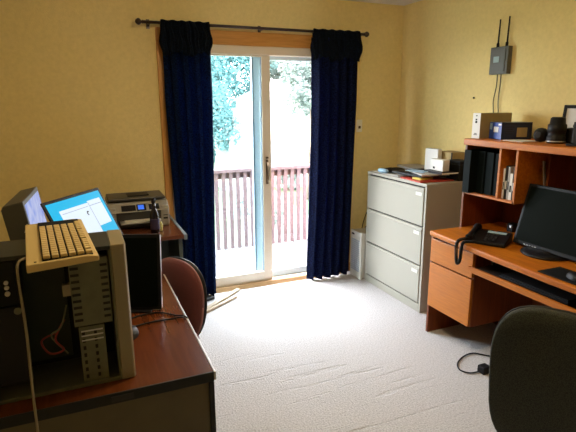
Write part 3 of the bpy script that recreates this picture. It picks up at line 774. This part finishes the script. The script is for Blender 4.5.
MB().lathe([(.09, -.237), (.09, -.228), (.03, -.222)], 'blk', (0, .08, 0)).build('base', lt)
lt.location = (.045, 2.135, LZ+.238)

# left monitor showing lavender picture
lm_ = thing('grey_monitor', 'thick dark monitor with pale blue picture at the far left', 'monitor', (-.150, 2.39, LZ+.001), R(86))
# local: x along screen width (near -> far), -y = viewing side (+X world)
mt = Matrix.Translation((0, 0, 0)) @ Matrix.Rotation(R(-8), 4, 'X')
hs_ = MB(m=mt).prism([(0, .15), (.06, .15), (.085, .20), (.085, .455), (.075, .47), (0, .475)], 'x', -.20, .20, 'mon_lit').build('housing', lm_, bevel=.004)
MB(m=mt).box(-.182, .182, -.001, .001, .17, .457, 'scr_lav').build('screen', lm_)
MB().box(-.10, .10, -.05, .14, 0, .02, 'blk').build('base', lm_, bevel=.004)
MB().box(-.04, .04, .02, .08, .02, .2, 'blk').build('stand', lm_, bevel=.004)
MB(m=Matrix.Translation((-.203, .06, .36))).prism([(-.014, -.018), (.014, -.018), (0, .02)], 'x', 0, .002, 'silver').build('emblem', lm_)

# cables on left desk
for i, (p, lb) in enumerate((([(.08, 1.90, .745), (.15, 1.95, .745), (.24, 1.955, .745), (.30, 1.90, .745), (.342, 1.86, .742), (.352, 1.86, .66)], 'black cable crossing the left desk to its edge, upper one'),
              ([(.10, 1.85, .745), (.2, 1.872, .745), (.28, 1.87, .745), (.33, 1.855, .746), (.347, 1.84, .70)], 'black cable crossing the left desk to its edge, lower one'))):
    MB(m=(Matrix.Translation((.07, 2.045, LZ+.002)) @ Matrix.Rotation(R(-20), 4, 'Z')).inverted()).tube(catmull(p, 8), .0035, 'blk', 6).build('power_cord', bm_)
mm = thing('silver_mouse', 'small dark shiny mouse beside the beige tower on the desk', 'mouse', (.115, 1.80, LZ+.001), R(80))
MB().grid(mf, 14, 16, 'char').build('body', mm)
MB().lathe([(.006, -.003), (.006, .003)], 'silver', (-.026, 0, .026), 'y', 10).build('scroll_wheel', mm)

# ------------------------------------------------------------------ printer desk
pd = thing('printer_desk', 'small dark red table with grey edge in the back left corner', 'desk', (.2, 3.5, 0)); o_ = (.2, 3.5, 0)
MB(o_).box(-.35, .592, 3.165, 3.86, .712, .74, 'ldesk').build('tabletop', pd, bevel=.003)
MB(o_).box(.592, .612, 3.16, 3.86, .705, .742, 'pdedge').build('side_edge', pd, bevel=.003)
MB(o_).box(.56, .585, 3.20, 3.85, .0, .711, 'pdframe').build('side_panel', pd, bevel=.002)
MB(o_).box(-.33, -.305, 3.20, 3.85, .0, .711, 'pdframe').build('side_panel', pd, bevel=.002)
MB(o_).box(-.30, .555, 3.60, 3.615, .15, .711, 'pdframe').build('back_panel', pd)
# printer
pr = thing('inkjet_printer', 'grey all-in-one printer with a small blue display on the corner table', 'printer', (.345, 3.62, .741), R(0)); o_ = (0, 0, 0)
MB().box(-.20, .20, -.14, .17, .0, .125, 'printer_dk').build('body', pr, bevel=.01)
for x0_, x1_ in ((-.205, -.15), (.15, .208)): MB().box(x0_, x1_, -.15, .175, .0, .15, 'printer').build('side_wing', pr, bevel=.012)
MB().prism([(-.165, .118), (-.10, .175), (.175, .185), (.175, .13), (-.14, .126-.008)], 'x', -.205, .208, 'printer').build('control_deck', pr, bevel=.006)
MB().box(-.195, .195, -.09, .17, .186, .205, 'printer_dk').build('scanner_lid', pr, bevel=.006)
MB().box(-.06, .09, -.03, .08, .205, .214, 'blk').build('lid_label', pr, bevel=.004)
sm = Matrix.Translation((.0, -.165, .118)) @ Matrix.Rotation(math.atan2(.057, .065), 4, 'X')
MB(m=sm).box(-.115, -.02, .012, .06, .001, .004, 'blk').build('button_panel', pr)
MB(m=sm).box(-.012, .05, .008, .062, .001, .006, 'blk').box(-.004, .036, .016, .054, .006, .008, 'scr_blue').build('display', pr)
MB(m=sm).box(.07, .14, .012, .06, .001, .004, 'blk').build('button_panel', pr)
MB().box(-.13, .13, -.22, -.12, .045, .055, 'silver').build('paper_tray', pr, bevel=.002)
MB().box(-.10, .09, -.20, -.12, .056, .060, 'paper').build('paper', pr)
MB().box(.165, .195, -.153, -.15, .05, .062, 'blk').box(.165, .195, -.153, -.15, .075, .08, 'blk').build('card_slot', pr)
# bottle
bt = thing('dark_bottle', 'dark slim bottle with purple label standing before the printer', 'bottle', (.425, 3.30, .741))
MB().lathe([(.020, 0), (.030, .004), (.031, .10), (.029, .125), (.016, .160), (.012, .175), (.0115, .205)], 'bottle').build('glass_body', bt)
MB().lathe([(.0315, .025), (.0317, .03), (.0317, .095), (.0312, .10)], 'bottlab').build('label', bt)
MB().lathe([(.013, .205), (.014, .208), (.014, .235), (.012, .238)], 'blk').build('cap', bt)
sg = thing('glue_bottle', 'little pale yellow bottle right beside the dark bottle', 'bottle', (.468, 3.34, .741))
MB().lathe([(.012, 0), (.014, .004), (.014, .05), (.008, .062)], 'pale_y').build('body', sg)
MB().lathe([(.006, .062), (.005, .085)], 'wbox').build('cap', sg)

# ------------------------------------------------------------------ maroon chair
def shell(W, H, bulge, th, n=24, pw=2.6):
    # superellipse pad, local x=width, z=height, -y front
    def front(u, v, off):
        a = 2*PI*u; r = v
        cx = math.copysign(abs(math.cos(a))**(2/pw), math.cos(a)); cz = math.copysign(abs(math.sin(a))**(2/pw), math.sin(a))
        x = W/2*cx*r; z = H/2*cz*r
        y = off - bulge*(1-(2*x/W)**2)
        return (x, y, z)
    return front
def pad(root, name, W, H, bulge, th, k, mtx, pw=2.6, rim=None, rimname='rim_highlight', rr=.006):
    f = shell(W, H, bulge, th, pw=pw)
    m = MB(m=mtx)
    N_ = 40; rings = []
    prof = [(0.0, -th*.62), (.5, -th*.6), (.8, -th*.55), (.93, -th*.38), (1.0, -th*.1), (1.0, th*.25), (.97, th*.42), (.8, th*.5), (0.0, th*.5)]
    for (r, off) in prof:
        rings.append([m.v(f(j/N_, max(r, .002), off)) for j in range(N_)])
    for a, b in zip(rings, rings[1:]):
        for j in range(N_): m.face([a[j], a[(j+1) % N_], b[(j+1) % N_], b[j]], k, True)
    o = m.build(name, root)
    if rim:
        pts = [f(j/60, 1.0, th*.1) for j in range(61)]
        MB(m=mtx).tube(pts, rr, rim, 6).build(rimname, o)
    return o
def star_base(root, k='blk'):
    for i in range(5):
        a = i*2*PI/5+.3
        MB().tube([(0.03*math.cos(a), .03*math.sin(a), .10), (.25*math.cos(a), .25*math.sin(a), .065)], [.022, .014], k, 8).build('leg', root)
        MB().lathe([(.024, -.02), (.026, -.015), (.026, .015), (.024, .02)], k, (.25*math.cos(a), .25*math.sin(a), .026), 'y', 14).build('caster', root)
    MB().lathe([(.03, .075), (.03, .14), (.018, .145), (.018, .40), (.05, .405), (.05, .42)], k).build('gas_lift', root)
mc = thing('maroon_chair', 'maroon fabric office chair pushed under the left desk', 'chair', (.20, 2.28, 0), R(-55+0))
# local: -y is the front of the chair; back pad stands at +y
star_base(mc)
MB(m=Matrix.Translation((0, 0, .45))).box(-.20, .20, -.20, .20, -.03, .03, 'maroon').build('seat', mc, bevel=.03, seg=4)
pad(mc, 'backrest', .35, .45, .03, .05, 'maroon', Matrix.Translation((0, .24, .59)) @ Matrix.Rotation(R(-7), 4, 'X'), 2.5, 'maroon_rim')
pad(mc, 'back_shell', .353, .455, .03, .03, 'blk', Matrix.Translation((0, .268, .592)) @ Matrix.Rotation(R(-7), 4, 'X'), 2.5)
MB().tube(catmull([(0, .05, .41), (0, .24, .40), (0, .30, .46), (0, .30, .58)], 5), .014, 'blk', 8).build('back_bar', mc)

# ------------------------------------------------------------------ foreground chair (seen from behind)
ch = thing('mesh_back_chair', 'dark green-grey office chair seen from behind at the lower right', 'chair', (1.70, 1.135, 0))
ch.rotation_euler = (0, 0, R(90+24))   # local -y (front) points to +x+y
star_base(ch)
MB(m=Matrix.Translation((0, 0, .44))).box(-.22, .22, -.23, .20, -.035, .035, 'meshfab').build('seat', ch, bevel=.03, seg=4)
pad(ch, 'backrest', .47, .66, .035, .05, 'meshfab', Matrix.Translation((0, .255, .575)) @ Matrix.Rotation(R(-9), 4, 'X'), 3.4)
pad(ch, 'back_frame', .480, .67, .035, .02, 'blk', Matrix.Translation((0, .245, .575)) @ Matrix.Rotation(R(-9), 4, 'X'), 3.4)
MB().tube(catmull([(0, .05, .40), (0, .10, .36), (0, .16, .33), (0, .21, .36)], 5), .016, 'blk', 8).build('back_bar', ch)


# floor cable + adapter near chair
fcx = thing('floor_charger', 'thin black cable loop with a plug on the carpet by the chair', 'cable', (2.13, 1.99, 0)); o_ = (2.13, 1.99, 0)
MB(o_).tube(catmull([(2.20, 2.02, .012), (2.14, 2.00, .008), (2.08, 1.995, .006), (2.03, 2.01, .006), (2.01, 2.06, .006), (2.05, 2.12, .006), (2.14, 2.17, .006), (2.23, 2.18, .006), (2.28, 2.13, .006), (2.33, 2.10, .006), (2.45, 2.12, .006)], 8), .0045, 'blk', 6).build('cable', fcx)
MB(o_).box(2.10, 2.16, 1.955, 2.01, .0, .045, 'blk').build('adapter', fcx, bevel=.006)

# sticks & small thing on carpet by the door
tag(MB((.98, 3.68, 0)).box(-.23, .24, -.017, .017, 0, .02, 'stick', Matrix.Translation((.98, 3.69, .001)) @ Matrix.Rotation(R(40), 4, 'Z')).build('wooden_slat', bevel=.002), 'pale wooden slat lying on the carpet below the left curtain, longer one', 'wood strip')
tag(MB((1.0, 3.68, 0)).box(-.20, .18, -.012, .012, 0, .02, 'stick', Matrix.Translation((.95, 3.60, .001)) @ Matrix.Rotation(R(33), 4, 'Z')).build('wooden_slat', bevel=.002), 'thin wooden strip on the carpet, the one further from the door', 'wood strip')
tag(MB((.84, 3.79, 0)).box(-.07, .06, -.03, .03, 0, .025, 'char', Matrix.Translation((.86, 3.745, .001)) @ Matrix.Rotation(R(20), 4, 'Z')).build('vent_cover', bevel=.004), 'small dark grey block on the carpet at the foot of the curtain', 'block')

# ceiling lamp (the room light, above the frame)
cl = thing('ceiling_lamp', 'round frosted ceiling lamp above the middle of the room', 'ceiling lamp', (.9, 1.75, ZC))
MB().lathe([(.15, -.02), (.16, -.015), (.16, 0)], 'silver').build('base', cl)
MB().lathe([(.002, -.095), (.06, -.088), (.11, -.065), (.14, -.03), (.145, -.02)], 'lampglass').build('glass_dome', cl)

# ------------------------------------------------------------------ outside
struct(MB().box(-3, 7, 4.06, 5.52, -.20, -.10, 'deck').build('deck'))
rl = thing('deck_railing', 'weathered wooden railing with upright balusters along the deck', 'railing', (1.9, 5.45, -.1)); o_ = (1.9, 5.45, -.1)
MB(o_).box(-1.5, 5.6, 5.37, 5.51, .815, .85, 'rail').box(-1.5, 5.6, 5.43, 5.47, .735, .815, 'rail').build('top_rail', rl)
x = 0.55; first = None
while x < 3.4:
    if first is None:
        first = MB(o_).box(x-.021, x+.021, 5.392, 5.428, -.098, .815, 'rail').build('baluster', rl); x0_ = x
    else:
        b = first.copy(); COL.objects.link(b); b.parent = rl; b.location = (x-x0_, 0, 0)
    x += .086
for x in (.2, 3.5): MB(o_).box(x, x+.09, 5.37, 5.46, -.098, .815, 'rail').build('post', rl)

GZ = -2.9
struct(MB().box(-40, 70, 6, 90, GZ-.2, GZ, 'lawn').build('ground'))
struct(MB().prism([(3.8, 12), (7.5, 12), (9.3, 24), (9.5, 30), (6.8, 30), (6.9, 22)], 'z', GZ, GZ+.02, 'drive').build('driveway'))
def house(name, x0, x1, y0, y1, h, rh, label):
    o_ = ((x0+x1)/2, (y0+y1)/2, GZ)
    r_ = thing(name, label, 'house', o_)
    MB(o_).box(x0, x1, y0, y1, GZ, GZ+h, 'siding').build('walls', r_)
    xm = (x0+x1)/2
    MB(o_).prism([(x0-.3, GZ+h), (x1+.3, GZ+h), (xm, GZ+h+rh)], 'y', y0-.3, y1+.3, 'roofg').build('roof', r_)
    return r_, o_
h1, o_ = house('white_house', 9.9, 15.5, 24, 32, 4.6, 1.4, 'white sided house seen through the right glass of the door')
for (x, z) in ((10.85, 1.15), (11.3, -.45), (13.2, 1.1)):
    w_ = MB(o_).box(x-.3, x+.3, 23.95, 24.0, z-.25, z+.25, 'siding').build('window', h1)
    MB(o_).box(x-.18, x+.18, 23.94, 23.95, z-.13, z+.12, 'hwin').build('pane', w_)
h2, o_ = house('white_shed', 7.3, 8.9, 25, 28, 2.6, .7, 'small white shed with chimney seen through the left glass')
MB(o_).box(7.55, 8.0, 24.9, 25.4, GZ, GZ+4.2, 'siding').build('chimney', h2)

def tree(x, y, h, w, k, label, n, seed, low=.12):
    rnd = random.Random(seed)
    o_ = (x, y, GZ); r_ = thing('tree', label, 'tree', o_, 0, 'trees beyond the deck')
    m = MB(o_); m.tube([(x, y, GZ), (x+.1, y, GZ+h*.4), (x, y+.1, GZ+h*.85)], [w*.05+.06, w*.04+.03, .03], 'bark', 8)
    for i in range(7):
        a = rnd.random()*6.3; z = GZ+h*(.25+.08*i)
        m.tube([(x, y, z), (x+math.cos(a)*w*.3, y+math.sin(a)*w*.3, z+h*.1)], [.06, .02], 'bark', 5)
    m.build('trunk', r_)
    f = MB(o_)
    cl = []
    for i in range(34):
        t = low+(1-low)*rnd.random(); a = rnd.random()*2*PI
        rad = w*.5*math.sin(PI*min(1, .12+.88*t))**.7*rnd.random()**.5
        cl.append((x+rad*math.cos(a), y+rad*math.sin(a), GZ+h*t, w*(.10+.10*rnd.random())))
    for i in range(n):
        cx, cy, cz, cr = cl[rnd.randrange(len(cl))]; cr *= 1.35
        v = Vector((rnd.gauss(0, 1), rnd.gauss(0, 1), rnd.gauss(0, 1))).normalized()*cr*rnd.random()**.33
        p = Vector((cx, cy, cz))+v
        s_ = (.05+.08*rnd.random())*max(1, y/22)
        u_ = Vector((rnd.gauss(0, 1), rnd.gauss(0, 1), rnd.gauss(0, 1))).normalized(); w_ = u_.orthogonal().normalized()
        q = [f.v(p+u_*s_), f.v(p+w_*s_*.6), f.v(p-u_*s_), f.v(p-w_*s_*.6)]
        f.face(q, k)
    f.build('foliage', r_, recalc=False)
tree(9.6, 37, 17, 9.5, 'leafT', 'tall bluish green tree behind the small white shed', 30000, 1)
tree(5.5, 26, 11, 4.4, 'leafT', 'bluish green tree left of the small white shed', 22000, 2)
tree(17.5, 42, 15, 9, 'leafG', 'pale green tree rising behind the white house', 22000, 4)
tree(9.9, 20.5, 8.2, 3.0, 'leafG', 'pale grey green tree at the right edge of the right glass', 9000, 5, .5)
for (x, y, s_, sd) in ((5.9, 16.5, 1.5, 11), (9.9, 23.2, 1.1, 12)):
    tree(x, y, s_, s_*1.2, 'leafG', 'low rounded bush on the lawn in front of the ' + ('white house' if sd == 12 else 'tall bluish tree'), 900, sd)

# ------------------------------------------------------------------ light
w = bpy.data.worlds.new('sky'); SC.world = w; w.use_nodes = True
bg = w.node_tree.nodes['Background']; bg.inputs['Color'].default_value = (1.0, .96, 1.0, 1); bg.inputs['Strength'].default_value = 31.0
pl = bpy.data.lights.new('door_portal', 'AREA'); pl.shape = 'RECTANGLE'; pl.size = 1.5; pl.size_y = 1.95
pl.cycles.is_portal = True
po = bpy.data.objects.new('door_portal', pl); COL.objects.link(po); po.location = (1.44, YB+.16, 1.0); po.rotation_euler = (R(-90), 0, 0)

# ------------------------------------------------------------------ camera
f_, pi_, ya, ro_, H_ = 487.24, .2293, .4026, -.0045, 1.5983
fw = Vector((math.sin(ya)*math.cos(pi_), math.cos(ya)*math.cos(pi_), -math.sin(pi_)))
rr_ = Vector((math.cos(ya), -math.sin(ya), 0)); uu_ = rr_.cross(fw)
r2 = rr_*math.cos(ro_)+uu_*math.sin(ro_); u2 = -rr_*math.sin(ro_)+uu_*math.cos(ro_)
cam = bpy.data.cameras.new('camera'); cam.sensor_width = 36; cam.lens = f_/576*36; cam.clip_start = .02; cam.clip_end = 300
co = bpy.data.objects.new('camera', cam); COL.objects.link(co)
mx = Matrix((r2, u2, -fw)).transposed().to_4x4(); mx.translation = (0, 0, H_)
co.matrix_world = mx
SC.camera = co
vs = SC.view_settings
vs.view_transform = 'Standard'; vs.look = 'None'; vs.exposure = 0; vs.gamma = 1; vs.use_curve_mapping = False
